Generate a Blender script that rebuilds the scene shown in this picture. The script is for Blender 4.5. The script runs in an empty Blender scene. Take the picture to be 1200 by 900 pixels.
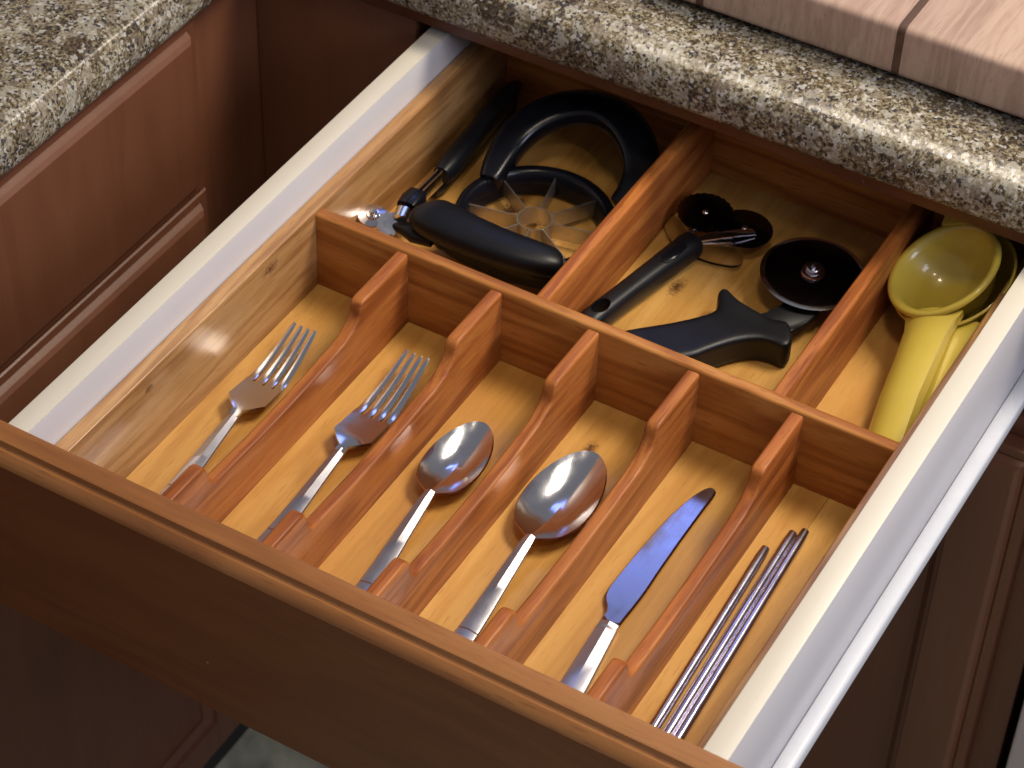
import bpy, bmesh, math, random
import numpy as np
from mathutils import Vector, Matrix
random.seed(7)
scn = bpy.context.scene
COL = scn.collection

# ------------------------------------------------------------------ camera
F_PX, RX, RY, RZ = 2847.654, 0.80999, -0.028424, 0.527828
CAM = Vector((0.76946, -0.79821, 1.17985))
cam_d = bpy.data.cameras.new('camera')
cam = bpy.data.objects.new('camera', cam_d)
COL.objects.link(cam)
cam.location = CAM
cam.rotation_euler = (RX, RY, RZ)
cam_d.sensor_width = 36.0
cam_d.lens = F_PX / 1200 * 36.0
cam_d.clip_start, cam_d.clip_end = 0.05, 50
cam_d.dof.use_dof = True
cam_d.dof.focus_distance = 1.60
cam_d.dof.aperture_fstop = 14.0
scn.camera = cam
scn.render.resolution_x, scn.render.resolution_y = 1024, 768

# ------------------------------------------------------------------ world and lamps
w = bpy.data.worlds.new('World'); scn.world = w; w.use_nodes = True
bg = w.node_tree.nodes['Background']
bg.inputs[0].default_value = (0.90, 0.90, 1.0, 1)
bg.inputs[1].default_value = 0.19
def area(name, loc, target, sx, sy, power, col):
    l = bpy.data.lights.new(name, 'AREA'); l.shape = 'RECTANGLE'; l.size = sx; l.size_y = sy
    l.energy = power; l.color = col
    o = bpy.data.objects.new(name, l); COL.objects.link(o); o.location = loc
    o.rotation_euler = (Vector(target) - Vector(loc)).to_track_quat('-Z', 'Y').to_euler()
    return o
area('ceiling_lamp', (0.92, 1.00, 1.75), (0.25, 0.3, 0), 0.75, 0.45, 38, (1.0, 0.89, 0.73))
area('window_light', (2.3, -0.1, 1.45), (0.2, 0.25, 0), 1.1, 0.8, 25, (0.73, 0.79, 1.0))
area('blue_reflection_fill', (-0.42, 1.85, 1.70), (0.3, 0.2, 0), 0.55, 0.42, 2.2, (0.22, 0.32, 1.0))  # added unseen blue light for the knife and handles to reflect
area('spot_lamp', (0.50, -0.05, 1.75), (0.35, 0.25, 0), 0.18, 0.18, 4.5, (1.0, 0.84, 0.62))
area('spot_lamp', (1.15, -0.35, 1.75), (0.35, 0.25, 0), 0.14, 0.14, 2.5, (1.0, 0.86, 0.66))
scn.view_settings.view_transform = 'Standard'
scn.view_settings.look = 'None'
scn.view_settings.exposure = 0.0
scn.view_settings.gamma = 1.0
scn.render.engine = 'CYCLES'
scn.cycles.caustics_reflective = True
scn.cycles.caustics_refractive = True
scn.cycles.blur_glossy = 0.3

# pixel of the photograph -> point on a plane of the drawer (z height, or x / y plane)
CM = cam.rotation_euler.to_matrix()
def ray(u, v):
    return CM @ Vector(((u - 600) / F_PX, -(v - 450) / F_PX, -1.0))
def at(u, v, z=None, y=None, x=None):
    d = ray(u, v)
    k = (z - CAM.z) / d.z if z is not None else ((y - CAM.y) / d.y if y is not None else (x - CAM.x) / d.x)
    return CAM + d * k
def at_plane(u, v, p0, n):
    d = ray(u, v); k = (p0 - CAM).dot(n) / d.dot(n)
    return CAM + d * k

# ------------------------------------------------------------------ materials
def new_mat(name):
    m = bpy.data.materials.new(name); m.use_nodes = True
    nt = m.node_tree; b = nt.nodes['Principled BSDF']
    return m, nt, b
def N(nt, typ, **kw):
    n = nt.nodes.new(typ)
    for k, v in kw.items(): setattr(n, k, v)
    return n
def ramp(nt, stops, interp='LINEAR'):
    r = N(nt, 'ShaderNodeValToRGB'); cr = r.color_ramp; cr.interpolation = interp
    while len(cr.elements) < len(stops): cr.elements.new(0.5)
    for e, (p, c) in zip(cr.elements, stops):
        e.position = p; e.color = (*c, 1) if len(c) == 3 else c
    return r
def mixc(nt, fac, a, b, mode='MIX'):
    m = N(nt, 'ShaderNodeMix', data_type='RGBA', blend_type=mode)
    if isinstance(fac, (int, float)): m.inputs[0].default_value = fac
    else: nt.links.new(fac, m.inputs[0])
    for s, i in ((a, 6), (b, 7)):
        if isinstance(s, tuple): m.inputs[i].default_value = (*s, 1)
        else: nt.links.new(s, m.inputs[i])
    return m.outputs[2]
def mth(nt, op, a, b=None, clamp=False):
    m = N(nt, 'ShaderNodeMath', operation=op); m.use_clamp = clamp
    for i, s in enumerate((a, b)):
        if s is None: continue
        if isinstance(s, (int, float)): m.inputs[i].default_value = s
        else: nt.links.new(s, m.inputs[i])
    return m.outputs[0]

def wood(name, light, mid, dark, axis, rough=0.38, ring=26, fibre=260, contrast=1.0, knots=(), coat=0.15, tone=0.10, specks=0.0, zs=1.0, spec=0.5):
    """grain runs along axis; every object gets its own cut of the log"""
    m, nt, b = new_mat(name); L = nt.links.new
    tc = N(nt, 'ShaderNodeTexCoord'); oi = N(nt, 'ShaderNodeObjectInfo')
    off = N(nt, 'ShaderNodeVectorMath', operation='SCALE'); off.inputs[0].default_value = (3.1, 5.7, 4.3)
    L(oi.outputs['Random'], off.inputs['Scale'])
    add = N(nt, 'ShaderNodeVectorMath', operation='ADD'); L(tc.outputs['Object'], add.inputs[0]); L(off.outputs[0], add.inputs[1])
    def stretched(k):
        mp = N(nt, 'ShaderNodeMapping'); s = [1, 1, zs]; s['XYZ'.index(axis)] = k
        mp.inputs['Scale'].default_value = s; L(add.outputs[0], mp.inputs['Vector']); return mp.outputs[0]
    n1 = N(nt, 'ShaderNodeTexNoise'); L(stretched(0.10), n1.inputs['Vector'])
    n1.inputs['Scale'].default_value = ring; n1.inputs['Detail'].default_value = 3; n1.inputs['Distortion'].default_value = 0.7
    # growth-ring bands from the noise field
    bands = mth(nt, 'SINE', mth(nt, 'MULTIPLY', n1.outputs[0], 34.0))
    bands = mth(nt, 'MULTIPLY', mth(nt, 'ADD', bands, 1.0), 0.5)
    n2 = N(nt, 'ShaderNodeTexNoise'); L(stretched(0.035), n2.inputs['Vector'])
    n2.inputs['Scale'].default_value = fibre; n2.inputs['Detail'].default_value = 6; n2.inputs['Roughness'].default_value = 0.65
    n3 = N(nt, 'ShaderNodeTexNoise'); L(stretched(0.35), n3.inputs['Vector'])
    n3.inputs['Scale'].default_value = 9; n3.inputs['Detail'].default_value = 2
    n4 = N(nt, 'ShaderNodeTexNoise'); L(stretched(0.06), n4.inputs['Vector'])
    n4.inputs['Scale'].default_value = 1000; n4.inputs['Detail'].default_value = 1
    v = mth(nt, 'ADD', mth(nt, 'MULTIPLY', bands, 0.30 * contrast), mth(nt, 'MULTIPLY', n2.outputs[0], 0.55 * contrast))
    v = mth(nt, 'ADD', v, mth(nt, 'MULTIPLY', n3.outputs[0], 0.55))
    v = mth(nt, 'SUBTRACT', v, 0.70 * (0.425 * contrast + 0.275) / 0.70 - 0.5)
    r = ramp(nt, [(0.12, light), (0.5, mid), (0.92, dark)]); L(v, r.inputs[0])
    # tone per board
    hv = N(nt, 'ShaderNodeHueSaturation'); L(r.outputs[0], hv.inputs['Color'])
    L(mth(nt, 'ADD', mth(nt, 'MULTIPLY', oi.outputs['Random'], 2 * tone), 1 - tone), hv.inputs['Value'])
    pore = N(nt, 'ShaderNodeMapRange'); L(n4.outputs[0], pore.inputs[0]); pore.inputs[1].default_value = 0.60; pore.inputs[2].default_value = 0.72; pore.inputs[4].default_value = 0.60 * min(1.0, contrast)
    col = mixc(nt, pore.outputs[0], hv.outputs[0], dark)
    for (kx, ky, kz, rad, kc) in knots:
        d = N(nt, 'ShaderNodeVectorMath', operation='SUBTRACT'); L(tc.outputs['Object'], d.inputs[0]); d.inputs[1].default_value = (kx, ky, kz)
        s = [1, 1, 1]; s['XYZ'.index(axis)] = 0.5
        d2 = N(nt, 'ShaderNodeVectorMath', operation='MULTIPLY'); L(d.outputs[0], d2.inputs[0]); d2.inputs[1].default_value = s
        le = N(nt, 'ShaderNodeVectorMath', operation='LENGTH'); L(d2.outputs[0], le.inputs[0])
        nk = N(nt, 'ShaderNodeTexNoise'); L(tc.outputs['Object'], nk.inputs['Vector']); nk.inputs['Scale'].default_value = 420
        q = mth(nt, 'ADD', mth(nt, 'DIVIDE', le.outputs['Value'], rad), mth(nt, 'MULTIPLY', mth(nt, 'SUBTRACT', nk.outputs[0], 0.5), 1.9))
        f = mth(nt, 'SUBTRACT', 1.15, q, clamp=True)
        f = mth(nt, 'MULTIPLY', f, 1.0, clamp=True)
        col = mixc(nt, f, col, kc)
    if specks:
        vo = N(nt, 'ShaderNodeTexVoronoi'); L(tc.outputs['Object'], vo.inputs['Vector']); vo.inputs['Scale'].default_value = 17
        sp = N(nt, 'ShaderNodeSeparateColor'); L(vo.outputs['Color'], sp.inputs[0])
        small = mth(nt, 'LESS_THAN', vo.outputs['Distance'], mth(nt, 'MULTIPLY', sp.outputs[0], 0.040))
        pick = mth(nt, 'GREATER_THAN', sp.outputs[1], 0.45)
        col = mixc(nt, mth(nt, 'MULTIPLY', mth(nt, 'MULTIPLY', small, pick), specks), col, (0.62, 0.55, 0.5))
    L(col, b.inputs['Base Color'])
    L(mth(nt, 'ADD', mth(nt, 'MULTIPLY', n2.outputs[0], 0.16), rough - 0.08), b.inputs['Roughness'])
    b.inputs['Specular IOR Level'].default_value = spec
    b.inputs['Coat Weight'].default_value = coat; b.inputs['Coat Roughness'].default_value = 0.28
    bp = N(nt, 'ShaderNodeBump'); bp.inputs['Strength'].default_value = 0.10; bp.inputs['Distance'].default_value = 0.0006
    L(n2.outputs[0], bp.inputs['Height']); L(bp.outputs[0], b.inputs['Normal'])
    return m

def plain(name, col, rough=0.4, metal=0.0, coat=0.0, bump=0.0, bscale=600, var=0.0, vscale=40, **kw):
    m, nt, b = new_mat(name); L = nt.links.new
    b.inputs['Metallic'].default_value = metal
    b.inputs['Coat Weight'].default_value = coat; b.inputs['Coat Roughness'].default_value = 0.08
    for k, v in kw.items(): b.inputs[k.replace('_', ' ')].default_value = v
    tc = N(nt, 'ShaderNodeTexCoord')
    n = N(nt, 'ShaderNodeTexNoise'); L(tc.outputs['Object'], n.inputs['Vector']); n.inputs['Scale'].default_value = vscale; n.inputs['Detail'].default_value = 5
    r = ramp(nt, [(0.3, tuple(c * (1 - var) for c in col)), (0.7, tuple(min(1, c * (1 + var)) for c in col))]); L(n.outputs[0], r.inputs[0])
    L(r.outputs[0], b.inputs['Base Color'])
    L(mth(nt, 'ADD', mth(nt, 'MULTIPLY', n.outputs[0], 0.12), rough - 0.06), b.inputs['Roughness'])
    if bump:
        nb = N(nt, 'ShaderNodeTexNoise'); L(tc.outputs['Object'], nb.inputs['Vector']); nb.inputs['Scale'].default_value = bscale; nb.inputs['Detail'].default_value = 3
        bp = N(nt, 'ShaderNodeBump'); bp.inputs['Strength'].default_value = bump; bp.inputs['Distance'].default_value = 0.0005
        L(nb.outputs[0], bp.inputs['Height']); L(bp.outputs[0], b.inputs['Normal'])
    return m

def steel(name, col=(0.62, 0.61, 0.62), rough=0.16, brushed=0.0, axis='Y'):
    m, nt, b = new_mat(name); L = nt.links.new
    b.inputs['Metallic'].default_value = 1.0; b.inputs['Base Color'].default_value = (*col, 1)
    tc = N(nt, 'ShaderNodeTexCoord')
    mp = N(nt, 'ShaderNodeMapping'); s = [1, 1, 1]; s['XYZ'.index(axis)] = 0.06; mp.inputs['Scale'].default_value = s; L(tc.outputs['Object'], mp.inputs['Vector'])
    n = N(nt, 'ShaderNodeTexNoise'); L(mp.outputs[0], n.inputs['Vector']); n.inputs['Scale'].default_value = 900; n.inputs['Detail'].default_value = 3
    n2 = N(nt, 'ShaderNodeTexNoise'); L(tc.outputs['Object'], n2.inputs['Vector']); n2.inputs['Scale'].default_value = 90; n2.inputs['Detail'].default_value = 6
    rr = mth(nt, 'ADD', mth(nt, 'MULTIPLY', n2.outputs[0], 0.16), rough - 0.08)
    L(mth(nt, 'ADD', rr, mth(nt, 'MULTIPLY', n.outputs[0], brushed)), b.inputs['Roughness'])
    bp = N(nt, 'ShaderNodeBump'); bp.inputs['Strength'].default_value = 0.03 + brushed * 0.3; bp.inputs['Distance'].default_value = 0.0002
    L(n.outputs[0], bp.inputs['Height']); L(bp.outputs[0], b.inputs['Normal'])
    return m

def granite(name):
    m, nt, b = new_mat(name); L = nt.links.new
    tc = N(nt, 'ShaderNodeTexCoord')
    nd = N(nt, 'ShaderNodeTexNoise'); L(tc.outputs['Object'], nd.inputs['Vector']); nd.inputs['Scale'].default_value = 130; nd.inputs['Detail'].default_value = 3
    dv = N(nt, 'ShaderNodeVectorMath', operation='SUBTRACT'); L(nd.outputs['Color'], dv.inputs[0]); dv.inputs[1].default_value = (0.5, 0.5, 0.5)
    ds = N(nt, 'ShaderNodeVectorMath', operation='SCALE'); L(dv.outputs[0], ds.inputs[0]); ds.inputs['Scale'].default_value = 0.0045
    co = N(nt, 'ShaderNodeVectorMath', operation='ADD'); L(tc.outputs['Object'], co.inputs[0]); L(ds.outputs[0], co.inputs[1])
    def cells(scale):
        v = N(nt, 'ShaderNodeTexVoronoi'); L(co.outputs[0], v.inputs['Vector']); v.inputs['Scale'].default_value = scale
        s = N(nt, 'ShaderNodeSeparateColor'); L(v.outputs['Color'], s.inputs[0]); return s
    big = cells(120); small = cells(400); tiny = cells(640); huge = cells(38)
    nl = N(nt, 'ShaderNodeTexNoise'); L(tc.outputs['Object'], nl.inputs['Vector']); nl.inputs['Scale'].default_value = 21; nl.inputs['Detail'].default_value = 4
    # fine-grained groundmass: dark flecks through taupe to cream
    nf = N(nt, 'ShaderNodeTexNoise'); L(tc.outputs['Object'], nf.inputs['Vector']); nf.inputs['Scale'].default_value = 350; nf.inputs['Detail'].default_value = 5; nf.inputs['Roughness'].default_value = 0.68
    v = mth(nt, 'ADD', nf.outputs[0], mth(nt, 'MULTIPLY', mth(nt, 'SUBTRACT', nl.outputs[0], 0.5), -0.34))
    v = mth(nt, 'ADD', v, mth(nt, 'MULTIPLY', mth(nt, 'SUBTRACT', big.outputs[0], 0.72), 0.13))
    r1 = ramp(nt, [(0.30, (0.022, 0.020, 0.018)), (0.40, (0.085, 0.062, 0.036)), (0.47, (0.17, 0.132, 0.080)), (0.54, (0.27, 0.235, 0.165)), (0.62, (0.38, 0.355, 0.275)), (0.75, (0.50, 0.48, 0.43))])
    L(v, r1.inputs[0]); col = r1.outputs[0]
    # taupe and pale quartz crystals
    col = mixc(nt, mth(nt, 'MULTIPLY', mth(nt, 'GREATER_THAN', big.outputs[2], 0.80), 0.50), col, (0.22, 0.18, 0.14))
    col = mixc(nt, mth(nt, 'MULTIPLY', mth(nt, 'GREATER_THAN', big.outputs[1], 0.86), 0.42), col, (0.46, 0.44, 0.38))
    col = mixc(nt, mth(nt, 'MULTIPLY', mth(nt, 'GREATER_THAN', small.outputs[2], 0.89), 0.55), col, (0.58, 0.56, 0.54))
    # brown clots and black mica
    clot = mth(nt, 'MULTIPLY', mth(nt, 'GREATER_THAN', huge.outputs[1], 0.93), mth(nt, 'GREATER_THAN', small.outputs[0], 0.3))
    col = mixc(nt, mth(nt, 'MULTIPLY', clot, 0.8), col, (0.055, 0.032, 0.016))
    mica = mth(nt, 'GREATER_THAN', mth(nt, 'ADD', tiny.outputs[1], mth(nt, 'MULTIPLY', nl.outputs[0], 0.22)), 1.02)
    col = mixc(nt, mth(nt, 'MULTIPLY', mica, 0.92), col, (0.016, 0.016, 0.022))
    mica2 = mth(nt, 'GREATER_THAN', small.outputs[1], 0.955)
    col = mixc(nt, mth(nt, 'MULTIPLY', mica2, 0.85), col, (0.03, 0.03, 0.04))
    L(col, b.inputs['Base Color'])
    L(mth(nt, 'ADD', mth(nt, 'MULTIPLY', small.outputs[0], 0.20), 0.22), b.inputs['Roughness'])
    b.inputs['Specular IOR Level'].default_value = 0.3
    bp = N(nt, 'ShaderNodeBump'); bp.inputs['Strength'].default_value = 0.05; bp.inputs['Distance'].default_value = 0.001
    L(small.outputs[1], bp.inputs['Height']); L(bp.outputs[0], b.inputs['Normal'])
    return m

CLR = plain  # shorthand
M = {}
fl_knots = []
for (u, v, rad) in ((606, 238, .0075), (793, 336, .0055), (691, 527, .0045), (598, 248, .006)):
    p = at(u, v, z=0.0); fl_knots.append((p.x, p.y, 0.0, rad, (0.10, 0.035, 0.012)))
wl_knots = []
for (u, v, rad) in ((318, 315, .0048), (176, 455, .0028)):
    p = at(u, v, x=0.0); wl_knots.append((0.0, p.y, p.z, rad, (0.13, 0.055, 0.02)))
M['floor_wood'] = wood('honey_maple', (0.61, 0.345, 0.098), (0.53, 0.275, 0.068), (0.39, 0.170, 0.034), 'Y', ring=22, contrast=0.9, spec=0.35, knots=fl_knots, tone=0.07)
M['side_wood'] = wood('oak_side', (0.49, 0.275, 0.110), (0.38, 0.190, 0.066), (0.22, 0.090, 0.027), 'Y', rough=0.33, ring=30, contrast=1.4, knots=wl_knots, coat=0.25)
M['divider_wood'] = wood('cherry_divider', (0.47, 0.170, 0.040), (0.37, 0.115, 0.026), (0.20, 0.050, 0.011), 'Y', rough=0.40, ring=28, contrast=1.5, coat=0.05, spec=0.28)
M['cross_wood'] = wood('cherry_cross', (0.47, 0.210, 0.055), (0.37, 0.140, 0.032), (0.19, 0.056, 0.012), 'X', rough=0.38, ring=24, contrast=1.4, coat=0.08, spec=0.3)
M['front_wood'] = wood('stained_front', (0.25, 0.088, 0.024), (0.205, 0.066, 0.017), (0.14, 0.041, 0.010), 'X', rough=0.42, ring=18, contrast=0.8, specks=0.7, coat=0.1)
M['edge_wood'] = wood('lit_front_edge', (0.40, 0.175, 0.052), (0.31, 0.120, 0.033), (0.19, 0.064, 0.016), 'X', rough=0.40, ring=14, contrast=1.0, coat=0.15)  # light from above on the front's top edge, put into its colour
M['cab_wood'] = wood('stained_cabinet', (0.165, 0.062, 0.031), (0.136, 0.048, 0.023), (0.098, 0.032, 0.014), 'Z', rough=0.45, ring=14, contrast=0.45, specks=0.8, coat=0.08, tone=0.05)
M['inner'] = plain('cabinet_inside', (0.10, 0.05, 0.025), 0.6, var=0.15)
M['melamine'] = plain('white_melamine', (0.63, 0.61, 0.63), 0.34, var=0.015, vscale=12)
M['band'] = wood('cream_edge_band', (0.66, 0.61, 0.52), (0.63, 0.58, 0.49), (0.57, 0.51, 0.41), 'Y', rough=0.42, ring=12, contrast=0.35, coat=0.0, tone=0.02)
M['rail'] = plain('white_rail', (0.54, 0.56, 0.61), 0.32, coat=0.15, var=0.02)
M['steel'] = steel('cutlery_steel', (0.74, 0.73, 0.76), 0.13)
M['steel_brushed'] = steel('brushed_steel', (0.52, 0.50, 0.54), 0.27, 0.10)
M['chrome'] = steel('chrome', (0.72, 0.71, 0.76), 0.13)
M['chopstick'] = steel('chopstick_steel', (0.62, 0.60, 0.69), 0.20)
M['blade'] = steel('blade_steel', (0.46, 0.45, 0.49), 0.14, 0.10)
M['dark_reflection'] = steel('dark_reflection_steel', (0.10, 0.085, 0.095), 0.16, 0.05)  # dark counter underside mirrored in the wheels, put into the metal colour
M['slicer_blade'] = steel('slicer_blade', (0.56, 0.52, 0.48), 0.38, 0.12)
M['black'] = plain('black_plastic', (0.006, 0.006, 0.008), 0.40, bump=0.12, bscale=1400, var=0.2, Specular_IOR_Level=0.32)
M['black_gloss'] = plain('black_gloss', (0.005, 0.005, 0.008), 0.24, var=0.2, Specular_IOR_Level=0.35)
M['yellow'] = plain('yellow_enamel', (0.62, 0.47, 0.070), 0.34, coat=0.6, var=0.05, vscale=25)
M['granite'] = granite('granite')
M['tile'] = plain('floor_tile', (0.40, 0.37, 0.25), 0.4, var=0.35, vscale=30)
M['dark'] = plain('toe_kick_black', (0.012, 0.010, 0.010), 0.6)
M['grey'] = plain('grey_panel', (0.60, 0.55, 0.58), 0.4, var=0.03)
M['maple'] = wood('board_maple', (0.50, 0.36, 0.275), (0.43, 0.295, 0.225), (0.28, 0.17, 0.125), 'Y', rough=0.45, ring=48, fibre=420, contrast=0.85, coat=0.0, tone=0.05, zs=0.16)
M['walnut'] = wood('board_walnut', (0.13, 0.07, 0.045), (0.10, 0.05, 0.03), (0.06, 0.03, 0.02), 'Y', rough=0.5, coat=0.0)
M['rubber'] = plain('rubber_foot', (0.02, 0.02, 0.02), 0.7)
m, nt, b = new_mat('clear_plastic')
b.inputs['Transmission Weight'].default_value = 1.0; b.inputs['Roughness'].default_value = 0.12; b.inputs['IOR'].default_value = 1.3
b.inputs['Base Color'].default_value = (0.86, 0.83, 0.80, 1); M['clear'] = m

# ------------------------------------------------------------------ mesh helpers
def thing(name, label, cat, loc=(0, 0, 0), rot=(0, 0, 0), group=None):
    o = bpy.data.objects.new(name, None); COL.objects.link(o); o.empty_display_size = 0.02
    o.location = loc; o.rotation_euler = rot
    o['label'] = label; o['category'] = cat
    if group: o['group'] = group
    return o
def obj(name, bm, mat, parent=None, world=True, smooth=40, label=None):
    """bm in world coordinates (world=True) or in the thing's own frame"""
    bmesh.ops.recalc_face_normals(bm, faces=bm.faces)
    me = bpy.data.meshes.new(name); bm.to_mesh(me); bm.free()
    if smooth:
        for p in me.polygons: p.use_smooth = True
        me.set_sharp_from_angle(angle=math.radians(smooth))
    o = bpy.data.objects.new(name, me); COL.objects.link(o)
    me.materials.append(M[mat] if isinstance(mat, str) else mat)
    if parent is not None:
        o.parent = parent
        if world:
            q = parent
            base = Vector((0, 0, 0))
            while q is not None: base += q.location; q = q.parent
            o.location = -base
    if label: o['label'] = label
    return o
def box(bm, x0, x1, y0, y1, z0, z1, bev=0.0, seg=2):
    r = bmesh.ops.create_cube(bm, size=1.0)
    vs = r['verts']
    for v in vs:
        v.co = ((x0 + x1) / 2 + v.co.x * (x1 - x0), (y0 + y1) / 2 + v.co.y * (y1 - y0), (z0 + z1) / 2 + v.co.z * (z1 - z0))
    if bev:
        es = list({e for v in vs for e in v.link_edges})
        bmesh.ops.bevel(bm, geom=es, offset=bev, segments=seg, affect='EDGES', profile=0.5)
    return bm
def boxo(name, mat, parent, x0, x1, y0, y1, z0, z1, bev=0.0008, **kw):
    return obj(name, box(bmesh.new(), x0, x1, y0, y1, z0, z1, bev), mat, parent, **kw)
def ridge(pts, x0, x1, r, base, swap=False, seg=4):
    """board of thickness x0..x1 whose top follows pts (s,z) with rounded arrises"""
    bm = bmesh.new(); n = len(pts); P = [Vector(p) for p in pts]
    nor = []
    for i in range(n):
        a = P[max(i - 1, 0)]; c = P[min(i + 1, n - 1)]; t = (c - a).normalized()
        nn = Vector((-t.y, t.x))
        if nn.y < 0: nn = -nn
        nor.append(nn)
    prof = []
    for k in range(seg + 1):
        a = math.pi / 2 * k / seg
        prof.append((x0 + r - r * math.cos(a), r - r * math.sin(a)))
    for k in range(seg, -1, -1):
        a = math.pi / 2 * k / seg
        prof.append((x1 - r + r * math.cos(a), r - r * math.sin(a)))
    rows = []
    for i in range(n):
        row = [(x0, P[i].x, base)]
        for (x, ins) in prof:
            q = P[i] - nor[i] * ins; row.append((x, q.x, q.y))
        row.append((x1, P[i].x, base))
        rows.append([bm.verts.new((y, x, z) if swap else (x, y, z)) for (x, y, z) in row])
    for i in range(n - 1):
        for k in range(len(rows[0]) - 1):
            bm.faces.new((rows[i][k], rows[i][k + 1], rows[i + 1][k + 1], rows[i + 1][k]))
        bm.faces.new((rows[i][-1], rows[i][0], rows[i + 1][0], rows[i + 1][-1]))
    bm.faces.new(rows[0]); bm.faces.new(rows[-1])
    return bm
def loft(rings, cap=True, closed=False, bm=None):
    bm = bm or bmesh.new()
    R = [[bm.verts.new(p) for p in ring] for ring in rings]
    n = len(R[0]); m = len(R)
    for i in range(m if closed else m - 1):
        a, c = R[i], R[(i + 1) % m]
        for k in range(n):
            bm.faces.new((a[k], a[(k + 1) % n], c[(k + 1) % n], c[k]))
    if cap and not closed:
        bm.faces.new(R[0]); bm.faces.new(R[-1])
    return bm
def ring_at(c, t, up, a, b, n=16, pw=2.0, roll=0.0):
    """superellipse ring of half-sizes a (side) and b (up) round c, perpendicular to t"""
    t = Vector(t).normalized(); up = Vector(up); s = t.cross(up).normalized(); u = s.cross(t).normalized()
    out = []
    for k in range(n):
        th = 2 * math.pi * k / n + roll
        cx, sx = math.cos(th), math.sin(th)
        out.append(Vector(c) + s * a * math.copysign(abs(cx) ** (2 / pw), cx) + u * b * math.copysign(abs(sx) ** (2 / pw), sx))
    return out
def tube(path, rad, up=(0, 0, 1), n=14, closed=False, pw=2.0, bm=None, flat=1.0):
    P = [Vector(p) for p in path]; m = len(P); rings = []
    for i in range(m):
        if closed: t = P[(i + 1) % m] - P[i - 1]
        else: t = P[min(i + 1, m - 1)] - P[max(i - 1, 0)]
        r = rad[i] if isinstance(rad, list) else rad
        a, b_ = r if isinstance(r, tuple) else (r, r * flat)
        rings.append(ring_at(P[i], t, up, a, b_, n, pw))
    return loft(rings, closed=closed, bm=bm)
def lathe(prof, c=(0, 0, 0), ax=(0, 0, 1), n=48, bm=None, wob=None, closed=False):
    """prof = [(r, h)...] turned about axis ax through c"""
    bm = bm or bmesh.new(); ax = Vector(ax).normalized(); c = Vector(c)
    s = ax.orthogonal().normalized(); u = ax.cross(s)
    R = []
    for (r, h) in prof:
        if r < 1e-7: R.append([bm.verts.new(c + ax * h)])
        else:
            R.append([bm.verts.new(c + ax * h + (s * math.cos(2 * math.pi * k / n) + u * math.sin(2 * math.pi * k / n)) * (r * (1 + (wob(k) if wob else 0)))) for k in range(n)])
    pairs = list(zip(R[:-1], R[1:])) + ([(R[-1], R[0])] if closed else [])
    for a, d in pairs:
        for k in range(n):
            q = [a[k % len(a)], a[(k + 1) % len(a)], d[(k + 1) % len(d)], d[k % len(d)]]
            q2 = []
            for v in q:
                if v not in q2: q2.append(v)
            if len(q2) > 2: bm.faces.new(q2)
    return bm
def smooth_poly(pts, it=2, closed=True):
    for _ in range(it):
        out = []; n = len(pts)
        for i in range(n if closed else n - 1):
            a, c = Vector(pts[i]), Vector(pts[(i + 1) % n])
            out += [a.lerp(c, .25), a.lerp(c, .75)]
        if not closed: out = [Vector(pts[0])] + out + [Vector(pts[-1])]
        pts = out
    return [Vector(p) for p in pts]
def poly_round(outline, z0, z1, r, seg=4):
    """outline polygon (xy) thickened z0..z1 with rounded arrises (bevel)"""
    bm = bmesh.new()
    lo = [bm.verts.new((p[0], p[1], z0)) for p in outline]; hi = [bm.verts.new((p[0], p[1], z1)) for p in outline]
    n = len(lo); fs = [bm.faces.new(lo[::-1]), bm.faces.new(hi)]
    for k in range(n): bm.faces.new((lo[k], lo[(k + 1) % n], hi[(k + 1) % n], hi[k]))
    if r:
        es = list(fs[0].edges) + list(fs[1].edges)
        bmesh.ops.bevel(bm, geom=es, offset=r, segments=seg, affect='EDGES', profile=0.5)
    return bm

def bake(o):
    """replace the mesh by its evaluated modifiers"""
    dg = bpy.context.evaluated_depsgraph_get(); dg.update()
    me = bpy.data.meshes.new_from_object(o.evaluated_get(dg)); old = o.data
    o.modifiers.clear(); o.data = me; bpy.data.meshes.remove(old)
    for p in me.polygons: p.use_smooth = True
    me.set_sharp_from_angle(angle=math.radians(50))
def cut(o, bm):
    c = obj('cutter', bm, 'black', None)
    md = o.modifiers.new('cut', 'BOOLEAN'); md.operation = 'DIFFERENCE'; md.object = c; md.solver = 'EXACT'
    c.location = o.matrix_basis.translation + (o.parent.location if o.parent else Vector())
    bake(o); me = c.data; bpy.data.objects.remove(c); bpy.data.meshes.remove(me)
def melt(o, voxel, it):
    md = o.modifiers.new('r', 'REMESH'); md.mode = 'VOXEL'; md.voxel_size = voxel
    sm = o.modifiers.new('s', 'SMOOTH'); sm.factor = 0.5; sm.iterations = it
    bake(o)

# moulded front: nested rectangles; u along the width, v up, depth outwards
EDGE = [(0, 0), (0, .0125), (.0010, .0140), (.0075, .0145), (.0090, .0135), (.0098, .0150), (.0115, .0185), (.0150, .0212), (.0185, .0220)]
FRONT = [(0, 0), (0, .0130), (.0060, .0150), (.0090, .0225), (.0105, .0242), (.0115, .0244)]
def moulded(u0, u1, v0, v1, place, extra=(), edge=EDGE):
    bm = bmesh.new(); loops = []
    for (ins, d) in edge + list(extra):
        loops.append([bm.verts.new(place(u, v, d)) for u, v in ((u0 + ins, v0 + ins), (u1 - ins, v0 + ins), (u1 - ins, v1 - ins), (u0 + ins, v1 - ins))])
    for a, c in zip(loops[:-1], loops[1:]):
        for k in range(4): bm.faces.new((a[k], a[(k + 1) % 4], c[(k + 1) % 4], c[k]))
    bm.faces.new(loops[0])
    if not extra: bm.faces.new(loops[-1])
    return bm

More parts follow.
